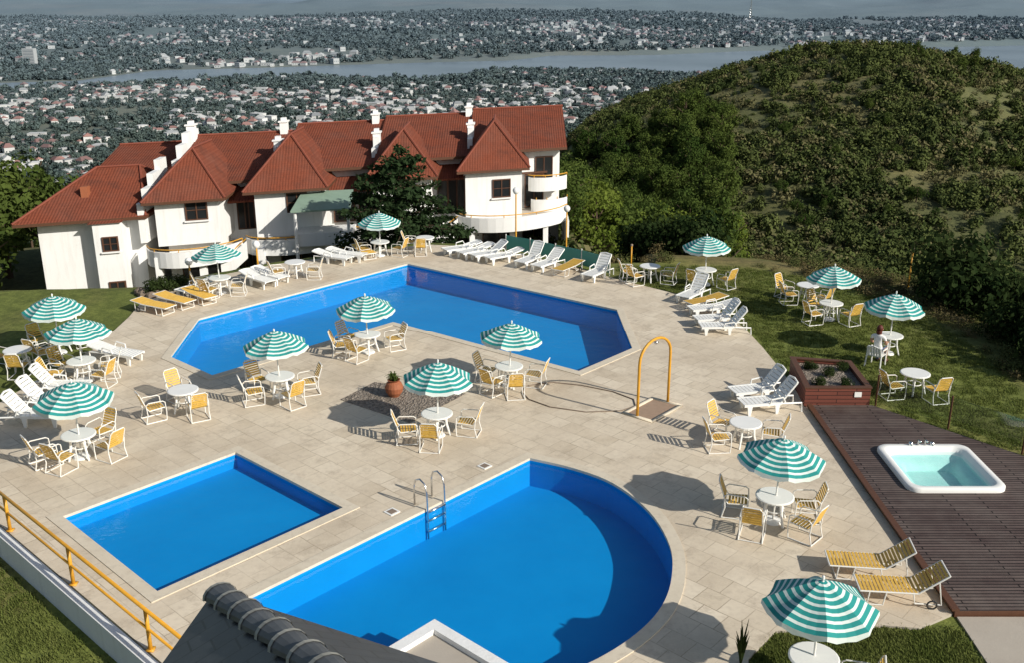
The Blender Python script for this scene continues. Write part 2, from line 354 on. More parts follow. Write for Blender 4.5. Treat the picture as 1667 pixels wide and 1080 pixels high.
def umbrella_mesh(seed):
    rr=random.Random(seed); m=MB('teal'); NR=15; NS=8; SUB=4; Rm=1.05; n=NS*SUB
    ph=[rr.uniform(.9,1.5) for _ in range(NS)]
    wd_=[1.25 if j%2==0 else .8 for j in range(NR)]; us=[sum(wd_[:j])/sum(wd_) for j in range(NR+1)]
    def pt(u,k,dz=0):
        a=2*math.pi*k/n; fr=(k%SUB)/SUB; sag=1-.075*4*fr*(1-fr)*u*ph[(k//SUB)%NS]
        r=Rm*u*sag; z=2.30-.50*(u**1.3)-.06*4*fr*(1-fr)*u*ph[(k//SUB)%NS]
        return (r*math.cos(a),r*math.sin(a),z+dz)
    vs=[pt(0.02,k) for k in range(n)]
    for j in range(1,NR+1): vs+=[pt(us[j],k) for k in range(n)]
    for k in range(n):
        q=pt(1,k); fr=(k%SUB)/SUB; vs.append((q[0]*1.01,q[1]*1.01,q[2]-.09-.03*math.sin(fr*math.pi*2)**2))
    for j in range(NR+1):
        m.add(vs[j*n:(j+2)*n],[(k,n+k,n+(k+1)%n,(k+1)%n) for k in range(n)],'fabw' if (j%2==1) else 'teal')
    m.lathe([(0,2.42),(.025,2.40),(.03,2.36),(.02,2.3),(.05,2.28),(.05,2.26)],'plastic',8)
    m.tube([(0,0,.02),(0,0,2.3)],.024,'frame',8)
    for k in range(NS):
        q=pt(.98,k*SUB,-.02); h=pt(.5,k*SUB,-.02); m.tube([(0,0,2.24),h,q],.008,'frame',4); m.tube([(0,0,1.75),h],.007,'frame',4)
    m.lathe([(0,.07),(.2,.06),(.24,0),(0,0)],'plastic',16)
    return m.mesh('striped_parasol')
def lounger_white(ang):
    m=MB('plastic'); L0,L1=-.98,.22
    for s in(-1,1):
        m.box((s*.30,(L0+L1)/2,.33),(.06,L1-L0,.08),'plastic')
        for y in(-.8,.1): m.hexa([(s*.30-.03,y-.04,0),(s*.30+.03,y-.04,0),(s*.30+.03,y+.04,0),(s*.30-.03,y+.04,0)],[(s*.30-.035,y-.08,.29),(s*.30+.035,y-.08,.29),(s*.30+.035,y+.08,.29),(s*.30-.035,y+.08,.29)],'plastic')
        m.tube([(s*.33,-.15,.36),(s*.35,-.12,.50),(s*.35,.25,.55),(s*.33,.34,.38)],.026,'plastic',6)
        m.tube([(s*.30,.22,.33),(s*.30,.9,.30),(s*.30,.92,0)],.03,'plastic',6)
    for k in range(9): m.box((0,L0+.06+k*.135,.345),(.56,.11,.03),'plastic')
    ca,sa=math.cos(ang),math.sin(ang)
    for s in(-1,1): m.tube([(s*.29,.22,.35),(s*.29,.22+.78*ca,.35+.78*sa)],.032,'plastic',6)
    for k in range(6):
        d=.07+.13*k; m.box((0,.22+d*ca,.35+d*sa),(.56,.11,.03),'plastic',tilt=ang)
    m.tube([(-.29,.22+.8*ca,.35+.8*sa),(0,.22+.85*ca,.35+.85*sa),(.29,.22+.8*ca,.35+.8*sa)],.035,'plastic',6)
    return m.mesh('white_sun_lounger')
def lounger_strap(ang):
    m=MB('frame'); ca,sa=math.cos(ang),math.sin(ang)
    for s in(-1,1):
        m.tube([(s*.31,-.95,.34),(s*.31,.25,.34)],.02,'frame',6)
        m.tube([(s*.31,.25,.34),(s*.31,.25+.75*ca,.34+.75*sa)],.02,'frame',6)
        m.tube([(s*.31,-.75,.34),(s*.31,-.78,.02),(s*.31,-.45,.02),(s*.31,-.4,.34)],.018,'frame',6)
        m.tube([(s*.31,.15,.34),(s*.31,.2,.1),(s*.31,.75,.1),(s*.31,.25+.5*ca,.34+.5*sa)],.018,'frame',6)
        w=[(s*.34,.55+.1*math.cos(k*math.pi/6),.1+.1*math.sin(k*math.pi/6)) for k in range(12)]; m.tube(w,.02,'dark',5,closed=True)
    m.tube([(-.31,-.95,.34),(.31,-.95,.34)],.02,'frame',6); m.tube([(-.31,.25+.75*ca,.34+.75*sa),(.31,.25+.75*ca,.34+.75*sa)],.02,'frame',6)
    m.tube([(-.31,-.78,.02),(.31,-.78,.02)],.016,'frame',6)
    for k in range(15): m.box((0,-.9+k*.079,.352),(.62,.055,.014),'strap')
    for k in range(9):
        d=.05+.08*k; m.box((0,.25+d*ca,.352+d*sa),(.62,.056,.014),'strap',tilt=ang)
    return m.mesh('strap_sun_lounger')
CH=chair_mesh();TB=table_mesh();UM=[umbrella_mesh(i) for i in range(3)]
LWu=lounger_white(R(52));LWf=lounger_white(R(12));LWm=lounger_white(R(35));LSf=lounger_strap(R(6));LSu=lounger_strap(R(38))
sets=[(-17.1,32.3,[40,180,300],0),(-16.4,33.9,[20,160,250],1),(-14.4,31.1,[160,215,330,20],1),(-12.1,25.3,[200,70,-5,265],1),(-10.2,28.55,[110,215,-40],0),(-7.45,29.7,[150,220,10,-50],1),
 (-5.2,33.8,[195,15,255,150],1),(-.1,30.6,[155,5,225,280],1),(-2.2,26.75,[205,12,270],1),(-12.6,41.3,[180,-10,250],1),(-9.9,43.9,[215,-20],0),(-6.5,47.7,[200,-10],1),(-4.35,48.6,[160,250],0),
 (6.2,43.2,[170,-20],0),(8.6,42.6,[225,-30],1),(12.5,40.35,[210,150,-70],0),(12.7,37.8,[215,-50,120],1),(13.6,33.8,[],1),(13.1,30.1,[210,-50],0),(6.7,26.1,[130,205,0],0),(6.45,21.75,[155,225,10,-50],1),(5.65,15.6,[-25],1)]
LZ=-.05
for x,y,ch,u in sets:
    onl = (x>10 or x<-15.8 or y<16.2)
    z=LZ if onl else 0
    place('round_patio_table',TB,x,y,z,random.uniform(0,3))
    if u:
        o=place('striped_parasol',random.choice(UM),x,y,z,random.uniform(0,3)); o.rotation_euler=(R(random.uniform(-2.5,2.5)),R(random.uniform(-2.5,2.5)),random.uniform(0,6)); o.scale=(1,1,.94+random.random()*.06)
    for a in ch:
        a2=R(a+random.uniform(-8,8)); d=random.uniform(.78,.98)
        place('patio_chair',CH,x+d*math.cos(a2),y+d*math.sin(a2),z,a2+math.pi/2+R(random.uniform(-25,25)))
place('patio_chair',CH,5.5,42.6,0,R(-60))
LG=[(LWu,-14.5,27.6,(-1,.0)),(LWu,-14.6,28.75,(-1,.1)),(LWu,-14.7,29.9,(-1,.05)),(LWf,-14.0,33.0,(-1,.4)),
 (LSf,-14.6,38.7,(-.8,.45)),(LSf,-14.0,39.5,(-.8,.45)),(LSf,-13.2,40.2,(-.7,.6)),(LWf,-13.6,41.3,(.5,.8)),(LWf,-11.3,42.6,(-.8,.6)),(LWf,-10.9,43.2,(-.8,.6)),
 (LWf,-8.6,46.4,(-.9,.4)),(LWf,-8.0,46.9,(-.9,.4)),(LSf,-7.3,47.6,(-.5,.8)),
 (LWf,-2.5,48.1,(.8,.55)),(LWf,-1.8,47.6,(.8,.6)),(LWm,-1.1,47.05,(.85,.6)),(LWf,-.4,46.6,(.8,.6)),
 (LWu,.9,46.0,(.55,.83)),(LWm,1.7,45.3,(.6,.83)),(LSf,2.6,44.6,(.55,.83)),(LWu,3.9,43.7,(.6,.8)),
 (LWu,7.7,40.4,(.6,.8)),(LSf,8.0,39.3,(.9,.5)),(LWf,8.1,38.3,(.95,.3)),(LWu,8.1,37.0,(1,.15)),(LWu,8.15,36.0,(1,.1)),
 (LWu,7.95,29.6,(1,.25)),(LWu,8.05,28.6,(1,.2)),(LSu,8.05,19.4,(1,-.1)),(LSu,8.4,18.45,(1,-.12))]
for me,x,y,d in LG: place(me.name.split('.')[0],me,x,y,0,math.atan2(d[1],d[0])-math.pi/2+R(random.uniform(-4,4)))
# ------------------------------------------------------------ railing + kerb wall
m=MB('yellow'); e=Vector((.735,-.678)); p0=Vector((-17.2,25.9))
for k in range(6):
    q=p0+e*3.4*k; m.tube([(q.x,q.y,0),(q.x,q.y,.95)],.045,'yellow',8)
    m.box((q.x,q.y,.02),(.16,.16,.03),'yellow')
q1=p0+e*17.5
for z,r in((.95,.04),(.5,.03)): m.tube([(p0.x,p0.y,z),(q1.x,q1.y,z)],r,'yellow',8)
m.obj('yellow_handrail',True)
m=MB('wall'); nrm=Vector((-.678,-.735)); a=p0-e*.3+nrm*.12; b=q1+nrm*.12; a2=a+nrm*.2;b2=b+nrm*.2
m.hexa([(a.x,a.y,-1.6),(a2.x,a2.y,-1.6),(b2.x,b2.y,-1.6),(b.x,b.y,-1.6)],[(a.x,a.y,.05),(a2.x,a2.y,.05),(b2.x,b2.y,.05),(b.x,b.y,.05)],'wall'); m.obj('white_retaining_wall')
# ------------------------------------------------------------ wood deck, planter, jacuzzi, glass fence
wd=[(9.32,28.75),(11.3,28.75),(14.3,25.2),(15.6,23.6),(15.6,17.9),(9.32,17.85)]
jx0,jx1,jy0,jy1=10.3,12.9,23.0,25.7
def rrect(x0,x1,y0,y1,r,k=5):
    o=[]
    for cx,cy,a0 in((x1-r,y1-r,0),(x0+r,y1-r,90),(x0+r,y0+r,180),(x1-r,y0+r,270)):
        for i in range(k+1):
            a=R(a0+90*i/k); o.append((cx+r*math.cos(a),cy+r*math.sin(a)))
    return o
hole=rrect(jx0+.05,jx1-.05,jy0+.05,jy1-.05,.25)
m=MB('deckwood'); allp=wd+hole; m.add([(x,y,.10) for x,y in allp],fixtri(allp,tessellate_polygon([[Vector((x,y,0)) for x,y in q] for q in(wd,hole)])),'deckwood')
n=len(wd); m.add([(x,y,.10) for x,y in wd]+[(x,y,-.6) for x,y in wd],[(i,(i+1)%n,n+(i+1)%n,n+i) for i in range(n)],'brown')
m.box((9.33,23.3,.115),(.16,10.9,.05),'brown'); m.obj('wooden_deck')
m=MB('plastic'); prof=[(0,.10),(0,.20),(.03,.23),(.15,.23),(.20,.20),(.27,.0),(.33,-.05),(.52,-.10),(.62,-.34)]
rings=[rrect(jx0+d,jx1-d,jy0+d,jy1-d,max(.08,.32-d*.2)) for d,z in prof]; n=len(rings[0])
vs=[(x,y,z) for (d,z),rg in zip(prof,rings) for x,y in rg]
m.add(vs,[(i*n+k,i*n+(k+1)%n,(i+1)*n+(k+1)%n,(i+1)*n+k) for i in range(len(prof)-1) for k in range(n)],'plastic')
k0=[(x,y,-.34) for x,y in rings[-1]]; m.add(k0,[tuple(range(n))],'tub')
m.mi('tub')
for i,f in enumerate(m.f):
    if len(f)==4 and max(m.v[q][2] for q in f)<.05 : m.m[i]=m.mi('tub')
wt=rrect(jx0+.235,jx1-.235,jy0+.235,jy1-.235,.25); m.add([(x,y,.08) for x,y in wt],[tuple(range(len(wt)))],'water2')
for x in(11.5,11.7): m.tube([(x,25.6,.23),(x,25.6,.38),(x,25.45,.40)],.03,'steel',8)
m.lathe([(0,.33),(.06,.32),(.06,.23)],'steel',10,(11.9,25.6,0)); m.lathe([(0,.33),(.06,.32),(.06,.23)],'steel',10,(11.3,25.6,0))
m.obj('jacuzzi_hot_tub',True)
m=MB('planter'); pp=[(9.2,28.85),(11.25,28.85),(11.35,31.2),(9.45,31.6)]; pi=offset(pp,-.12)
for i in range(4):
    j=(i+1)%4; q=[pp[i],pp[j],pi[j],pi[i]]; m.hexa([(x,y,-.1) for x,y in q],[(x,y,.62) for x,y in q],'planter')
for i in range(4):
    j=(i+1)%4; q2=offset(pp,.03); q3=offset(pp,-.15); q=[q2[i],q2[j],q3[j],q3[i]]; m.hexa([(x,y,.622) for x,y in q],[(x,y,.66) for x,y in q],'brown')
m.prism(pi,0,.5,'gravel'); m.box((10.85,28.835,.42),(.22,.03,.16),'plastic'); m.obj('raised_planter')
m=MB('steel'); g=[(11.5,29.0),(13.1,27.3),(14.5,25.6),(15.9,23.9),(15.95,21.5)]
for i,(x,y) in enumerate(g):
    m.tube([(x,y,-.1),(x,y,1.02)],.03,'brown',6)
    if i<len(g)-1:
        d=Vector((g[i+1][0]-x,g[i+1][1]-y)); l=d.length; c=Vector((x,y))+d/2; m.box((c.x,c.y,.55),(l-.14,.012,.85),'glass',math.atan2(d.y,d.x))
m.obj('glass_windbreak_fence')
m=MB('conc'); m.prism([(9.36,17.82),(15.8,17.8),(15.8,12),(9.2,12)],-.5,-.02,'conc'); m.obj('concrete_path')
m=MB('tealp'); g=[(-.3,48.75),(.9,47.9),(2.1,46.8),(3.3,45.75),(4.5,44.3)]
for i in range(len(g)):
    x,y=g[i]; m.tube([(x,y,-.1),(x,y,.85)],.03,'frame',6)
    if i<len(g)-1:
        d=Vector((g[i+1][0]-x,g[i+1][1]-y)); c=Vector((x,y))+d/2; m.box((c.x,c.y,.42),(d.length-.06,.02,.72),'tealp',math.atan2(d.y,d.x))
m.obj('teal_windbreak')
def lamp(x,y,z,h,name='globe_lamp_post'):
    m=MB('yellow'); m.tube([(0,0,0),(0,0,h)],[.05,.035],'yellow',8); m.lathe([(.12,0),(.12,.06),(.05,.1)],'yellow',10)
    m.lathe([(.02,h-.02),(.11,h+.03),(.17,h+.14),(.16,h+.24),(.09,h+.33),(0,h+.35)],'globe',14); return m.obj(name,True,loc=(x,y,z))
lamp(2.8,50.0,-2.4,4.1);lamp(-11.7,44.3,0,1.25);lamp(-14.3,42.6,0,.9);lamp(.2,49.6,-2.5,5.2)
for x,y,z,h in((18.0,43.4,-1.6,3.0),(5.6,45.3,-.1,1.2)):
    m=MB('yellow'); m.tube([(0,0,0),(0,0,h)],.04,'yellow',6); m.lathe([(.06,h),(.06,h+.08),(0,h+.1)],'rock',8); m.obj('yellow_post',True,loc=(x,y,z))
# ------------------------------------------------------------ foreground hip roof
e=empty('slate_roofed_wing'); m=MB('slate')
Ec=Vector((-2.4,6.9,7.9));Er=Vector((1.6,4.96,7.9));El=Vector((-2.85,3.4,7.9)); Hp=Vector((.2,3.03,9.36)); Hb=Vector((.2,.8,9.36))
Er2=Vector((2.6,1.2,7.9));El2=Vector((-2.9,.8,7.9))
m.add([Ec,Er,Hp,El,Er2,Hb,El2],[(0,2,1),(0,3,2),(1,2,5,4),(3,6,5,2)],'slate')
dn=Vector((0,0,-.12)); vs=[Ec,Er,Er2,El2,El]; m.add(vs+[v+dn for v in vs],[(i,(i+1)%5,5+(i+1)%5,5+i) for i in range(5)]+[(5,6,7,8,9)],'slatecap'); m.obj('roof_slopes',parent=e)
m=MB('slatecap'); d=(Hp-Ec); L=d.length; d.normalize(); sd=d.cross(Vector((0,0,1))).normalized(); up=sd.cross(d)
k=.14; i_=0
while k<L-.1:
    jit=sd*(.008*math.sin(i_*2.7)); i_+=1
    A=Ec+d*k+jit; B=Ec+d*(k+.36)+jit
    def arc(c,r): return [c+sd*r*math.cos(a)+up*(r*.75*math.sin(a)-.01) for a in [math.pi*i/8 for i in range(9)]]
    a0=arc(A,.13);a1=arc(B,.085); ai=arc(A,.085)
    m.add(a0+a1,[(i,i+1,9+i+1,9+i) for i in range(8)],'slatecap'); m.add(a0+ai,[(i,9+i,9+i+1,i+1) for i in range(8)],'caplight'); 
    b0=arc(A+d*.04,.133); b1=arc(A-d*.004,.136); m.add(b1+b0,[(i,i+1,9+i+1,9+i) for i in range(8)],'caplight')
    k+=.32
m.obj('ridge_tiles',parent=e)
m=MB('wall'); m.prism([(-2.1,6.4),(1.3,4.7),(2.2,1.4),(-2.5,1.2)],-1,7.75,'wall'); m.obj('walls',parent=e)
m=MB('wall'); nq=[ef(7.0+.15,3.6+.15),ef(7.15,7.4),ef(9.5,7.4),ef(9.5,3.75)]; nq2=offset(nq,-.25)
m.prism(nq,-.02,.10,'conc')
for i in range(4):
    j=(i+1)%4; q=[nq[i],nq[j],nq2[j],nq2[i]]; m.hexa([(x,y,.0) for x,y in q],[(x,y,.22) for x,y in q],'wall')
m.obj('white_pool_kerb')
# ------------------------------------------------------------ hotel
H=empty('red_roofed_hotel')
def HP(s,d,z): return Vector((3.4-.94*s,71-.342*s+d,z))
W=MB('wall');RF=MB('tile');WN=MB('brown');BL=MB('wall');RL=MB('yellow');CHM=MB('wall')
def hbox(mb,s0,s1,d0,d1,z0,z1,mat):
    q=[(s1,d0),(s0,d0),(s0,d1),(s1,d1)]
    mb.hexa([HP(a,b,z0) for a,b in q],[HP(a,b,z1) for a,b in q],mat)
def window(s,d,z0,z1,w,door=False):
    hbox(WN,s-w/2,s+w/2,d-.04,d+.05,z0,z1,'dark')
    f=.07
    for a,b,c,e2 in((s-w/2-f,s-w/2,z0-f,z1+f),(s+w/2,s+w/2+f,z0-f,z1+f),(s-w/2,s+w/2,z1,z1+f),(s-w/2,s+w/2,z0-f,z0),(s-.03,s+.03,z0,z1)):
        hbox(WN,a,b,d-.09,d+.04,c,e2,'brown')
    if not door:
        hbox(WN,s-w/2,s+w/2,d-.07,d-.045,(z0+z1)/2-.02,(z0+z1)/2+.02,'brown')
        hbox(WN,s-w/2-.15,s+w/2+.15,d-.16,d+.03,z0-.17,z0-.075,'wall')
def hip(s0,s1,d0,d1,ze,zp,ov=.55):
    a,b,c,e_=s0-ov,s1+ov,d0-ov,d1
    B=[HP(b,c,ze),HP(a,c,ze),HP(a,e_,ze),HP(b,e_,ze)]; sm=(a+b)/2; dm=(c+e_)/2
    T=[HP(sm,dm-.1,zp),HP(sm,e_+1.2,zp-.1)]
    RF.add(B+T,[(0,1,4),(1,2,5,4),(3,0,4,5),(2,3,5)],'tile')
    dn=Vector((0,0,-.16)); RF.add(B+[q+dn for q in B],[(i,4+i,4+(i+1)%4,(i+1)%4) for i in range(4)]+[(7,6,5,4)],'brown')
    for q in (B[0],B[1]):
        RF.tube([q+Vector((0,0,.03)),T[0]+Vector((0,0,.05))],.08,'cap',6)
    RF.tube([T[0]+Vector((0,0,.05)),T[1]+Vector((0,0,.05))],.08,'cap',6)
segs=[(0,6.7,2.0,3.95,0),(6.7,13.3,1.8,3.7,-.1),(13.3,19.6,1.5,3.45,-.2),(19.6,26.8,1.1,3.0,-.3),(26.8,32.0,.9,2.4,1.5)]
for s0,s1,ze,zr,df in segs:
    hbox(W,s0+.02,s1-.02,df,df+13,-6.2,ze,'wall')
    a,b=s0-(.5 if s0==0 else .0),s1+.0
    f=[HP(b,df-.9,ze-.05),HP(a,df-.9,ze-.05),HP(a,df+6.6,zr),HP(b,df+6.6,zr),HP(a,df+14,ze-.05),HP(b,df+14,ze-.05)]
    RF.add(f,[(0,1,2,3),(3,2,4,5)],'tile'); dn=Vector((0,0,-.18)); RF.add(f+[q+dn for q in f],[(0,6,7,1),(1,7,8,2),(2,8,10,4),(0,3,9,6),(3,5,11,9),(6,9,8,7),(9,11,10,8)],'brown')
    RF.tube([f[3]+Vector((0,0,.05)),f[2]+Vector((0,0,.05))],.08,'cap',6)
bays=[(4.9,2.0,1.15,4.0,3.2),(11.2,1.9,.95,3.75,3.2),(18.5,2.05,.7,3.75,3.2),(24.5,1.85,.5,3.2,3.4)]
for sc,hw,ze,zp,dp in bays:
    hbox(W,sc-hw,sc+hw,-dp,.3,-2.3,ze,'wall'); hip(sc-hw,sc+hw,-dp,1.6,ze,zp)
    hbox(W,sc-hw+.3,sc+hw-.3,-dp+.8,.3,-6.2,-2.31,'wall')
    window(sc-.55,-dp,-.75,.35,1.15); 
    window(sc-.4,-dp+.8,-5.0,-3.0,2.4,True)
    for k,wdt in ((sc-hw-.95,1.3),(sc+hw+.8,1.1)):
        if 0<k<26.6:
            dd_=-.28 if k>13 else -.12
            window(k,dd_,-2.2,.0,wdt,True); window(k,dd_,-5.4,-3.1,1.6,True)
            hbox(WN,k-wdt/2-.35,k+wdt/2+.35,dd_-.12,dd_+.03,.12,.24,'brown')
def arcpar(s0,s1,d0,bul,z0,h,rail=True,n=14,floor=True):
    pts=[(s0+(s1-s0)*i/n,d0-bul*math.sin(math.pi*i/n)**.6) for i in range(n+1)]
    for i in range(n):
        (a,b),(c,d_)=pts[i],pts[i+1]
        q=[(c,d_),(a,b),(a,b+.15),(c,d_+.15)]
        BL.hexa([HP(x,y,z0-.35) for x,y in q],[HP(x,y,z0+h) for x,y in q],'wall')
        if floor:
            q=[(c,d_+.16),(a,b+.16),(a,.2),(c,.2)]
            BL.hexa([HP(x,y,z0-.2) for x,y in q],[HP(x,y,z0-.02) for x,y in q],'conc')
    if rail: RL.tube([HP(a,b+.07,z0+h+.16) for a,b in pts],.035,'yellow',6)
    for x,y in pts[::4]: RL.tube([HP(x,y+.07,z0+h),HP(x,y+.07,z0+h+.16)],.03,'yellow',5)
arcpar(-.4,7.6,-3.6,2.2,-2.3,.6); arcpar(7.9,14.6,-3.3,1.5,-2.7,.6); arcpar(14.8,21.2,-3.4,1.5,-2.8,.6); arcpar(21.4,27.0,-3.6,1.9,-2.9,.6)
arcpar(-.5,2.4,-1.2,.7,-.55,.6,True); arcpar(-.55,2.2,-1.3,.6,-2.0,.5,False)
hbox(BL,-.5,-.3,-5.0,1,-6.2,-2.4,'wall')
for s in(1.2,3.6,6.4,9.2,12.8,16.2,20.,23.5,26.): hbox(BL,s-.18,s+.18,-4.9,-4.5,-6.2,-2.62,'wall')
hbox(BL,-.2,7.4,-5.6,-5.4,-5.9,-4.3,'wall'); RL.tube([HP(-.2,-5.5,-4.15),HP(7.4,-5.5,-4.15)],.035,'yellow',6)
hbox(BL,21.6,26.8,-5.7,-5.5,-6.1,-4.9,'wall')
window(1.2,-.0,-.4,1.2,1.2,True)
for s0,s1,za,zb in((7.4,9.6,-1.9,-3.4),(15.0,17.0,-3.4,-2.1),(21.0,22.6,-2.3,-3.6)):
    q0=[HP(s0,-4.3,za-1),HP(s1,-4.3,zb-1),HP(s1,-4.1,zb-1),HP(s0,-4.1,za-1)]; BL.hexa(q0[::-1],[v+Vector((0,0,1.1)) for v in q0[::-1]],'wall'); RL.tube([HP(s0,-4.2,za+.25),HP(s1,-4.2,zb+.25)],.035,'yellow',6)
for s0,s1,z in((7.1,9.2,.45),(13.4,16.2,.1),(20.8,22.5,-.1)):
    q=[HP(s1,-2.0,z),HP(s0,-2.0,z),HP(s0,.0,z+.7),HP(s1,.0,z+.7)]; RF.add(q+[v+Vector((0,0,-.12)) for v in q],[(0,1,2,3),(4,7,6,5),(0,4,5,1),(1,5,6,2),(3,7,4,0)],'tile')
for s,zs in((27.15,[(-3.4,-2.4,.4),(-2.4,-1.2,1.1),(-1.2,0.3,1.8),(.3,1.5,2.4)]),(26.5,[(1.5,2.6,2.1),(2.6,4,2.9),(4,6.5,3.5)]),(20.0,[(.2,1.2,2.1),(1.2,2.4,2.7)]),(13.4,[(.2,1.2,2.4),(1.2,2.4,3.0)]),(6.7,[(.2,1.2,2.7),(1.2,2.4,3.3)])):
    for a,b,z in zs: hbox(CHM,s-.18,s+.18,a,b,-2,z,'wall')
for s,d,z0,z1 in((20.5,6.2,2.5,3.7),(14.0,6.2,2.8,3.95),(7.0,6.2,3.2,4.2),(20.0,1.9,2.,3.0),(13.4,1.9,2.,3.2),(6.7,1.9,2.,3.5),(26.5,5.6,2.,3.8)):
    hbox(CHM,s-.24,s+.24,d-.3,d+.3,z0,z1,'wall'); hbox(CHM,s-.32,s+.32,d-.38,d+.38,z1,z1+.1,'wall'); hbox(CHM,s-.16,s+.16,d-.2,d+.2,z1+.1,z1+.3,'wall')
hbox(W,27.4,33.2,-2.6,4.5,-6.2,-.35,'wall')
def hip2(s0,s1,d0,d1,ze,zp,r0,r1,ov=.9):
    a,b,c,e_=s0-ov*.6,s1+ov,d0-ov,d1+ov; dm=(c+e_)/2
    B=[HP(b,c,ze),HP(a,c,ze),HP(a,e_,ze),HP(b,e_,ze)];T=[HP(r1,dm,zp),HP(r0,dm,zp)]
    RF.add(B+T,[(0,1,5,4),(1,2,5),(2,3,4,5),(3,0,4)],'tile'); dn=Vector((0,0,-.18)); RF.add(B+[q+dn for q in B],[(i,4+i,4+(i+1)%4,(i+1)%4) for i in range(4)]+[(7,6,5,4)],'brown')
    for i,j in((0,4),(1,5),(2,5),(3,4)): RF.tube([B[i]+Vector((0,0,.03)),T[j-4]+Vector((0,0,.05))],.08,'cap',6)
    RF.tube([T[0]+Vector((0,0,.05)),T[1]+Vector((0,0,.05))],.08,'cap',6)
hip2(27.4,33.2,-2.6,4.5,-.35,2.0,28.4,30.9)
hbox(W,28.3,29.8,-3.7,-2.59,-6.2,-.55,'wall'); RF.add([HP(30.0,-3.9,-.55),HP(28.1,-3.9,-.55),HP(28.1,-2.5,-.2),HP(30.0,-2.5,-.2)],[(0,1,2,3)],'tile')
window(28.9,-3.7,-2.2,-1.45,.75);window(28.8,-3.7,-5.0,-4.2,.8)
hbox(CHM,30.6,31.0,-1.6,-1.2,.2,1.3,'terra')
W.obj('walls',parent=H);RF.obj('roofs',parent=H);WN.obj('windows_and_doors',parent=H);BL.obj('balconies',parent=H);RL.obj('balcony_rails',parent=H);CHM.obj('chimneys_and_parapets',parent=H)
m=MB('palegreen'); q=[(-13.4,59.2,-.25),(-9.9,60.1,-.25),(-10.1,62.8,.4),(-13.2,62.0,.4)]; m.hexa([(x,y,z-.1) for x,y,z in q],q,'palegreen')
for x,y in((-13.2,59.5),(-10.1,60.3)): m.tube([(x,y,-6),(x,y,-.35)],.1,'wall',8)
m.hexa([(-13.3,59.7,-2.6),(-10.,60.5,-2.6),(-10.,62.6,-2.6),(-13.3,61.8,-2.6)],[(-13.3,59.7,-1.8),(-10.,60.5,-1.8),(-10.,62.6,-1.8),(-13.3,61.8,-1.8)],'wall'); m.obj('green_canopy_porch')
# ------------------------------------------------------------ terrain
_tab=rng.random((256,256))
def vnoise(x,y,s):
    x=np.asarray(x)/s+1000.;y=np.asarray(y)/s+1000.; xi=np.floor(x).astype(int);yi=np.floor(y).astype(int);fx=x-xi;fy=y-yi
    fx=fx*fx*(3-2*fx);fy=fy*fy*(3-2*fy); g=lambda a,b:_tab[a&255,b&255]
    return (g(xi,yi)*(1-fx)+g(xi+1,yi)*fx)*(1-fy)+(g(xi,yi+1)*(1-fx)+g(xi+1,yi+1)*fx)*fy
def fbm(x,y,s,o=4):
    r=0;a=1;t_=0
    for i in range(o): r=r+a*vnoise(x+i*17.3*s,y-i*9.1*s,s);t_+=a;a*=.5;s/=2.03
    return r/t_
def inside_dist(x,y,poly):
    x=np.asarray(x,float);y=np.asarray(y,float); ins=np.zeros(x.shape,bool);dm=np.full(x.shape,1e9);n=len(poly)
    for i in range(n):
        x0,y0=poly[i];x1,y1=poly[(i+1)%n]
        if y0!=y1:
            c=((y0>y)!=(y1>y))&(x<(x1-x0)*(y-y0)/(y1-y0)+x0); ins^=c
        dx,dy=x1-x0,y1-y0; t_=np.clip(((x-x0)*dx+(y-y0)*dy)/(dx*dx+dy*dy),0,1)
        dm=np.minimum(dm,np.hypot(x-x0-t_*dx,y-y0-t_*dy))
    return np.where(ins,-dm,dm)
plateau=[(-45,-10),(-45,40.5),(-24,41.5),(-15.9,42.2),(-14.5,43.8),(-11.3,46.5),(-4.5,50.4),(-2.7,50.1),(0,48.9),(3.4,45.9),(6,46.3),(11,45.5),(14.2,43),(16.3,38.5),(17,34.8),(16.3,30),(16,24),(17,10),(17,-10)]
lake=[(-1300,1750),(-900,1770),(-630,1850),(-590,1900),(-430,1980),(-310,1930),(-150,1935),(-50,2150),(260,2120),(330,2020),(520,2100),(1150,2050),(2600,1850),(3600,3300),(2400,3300),(1560,3150),(630,2850),(370,2680),(100,2660),(-5,2470),(-190,2400),(-540,2220),(-740,2150),(-800,1900),(-1000,1835),(-1300,1820)]
def sstep(u): u=np.clip(u,0,1); return u*u*(3-2*u)
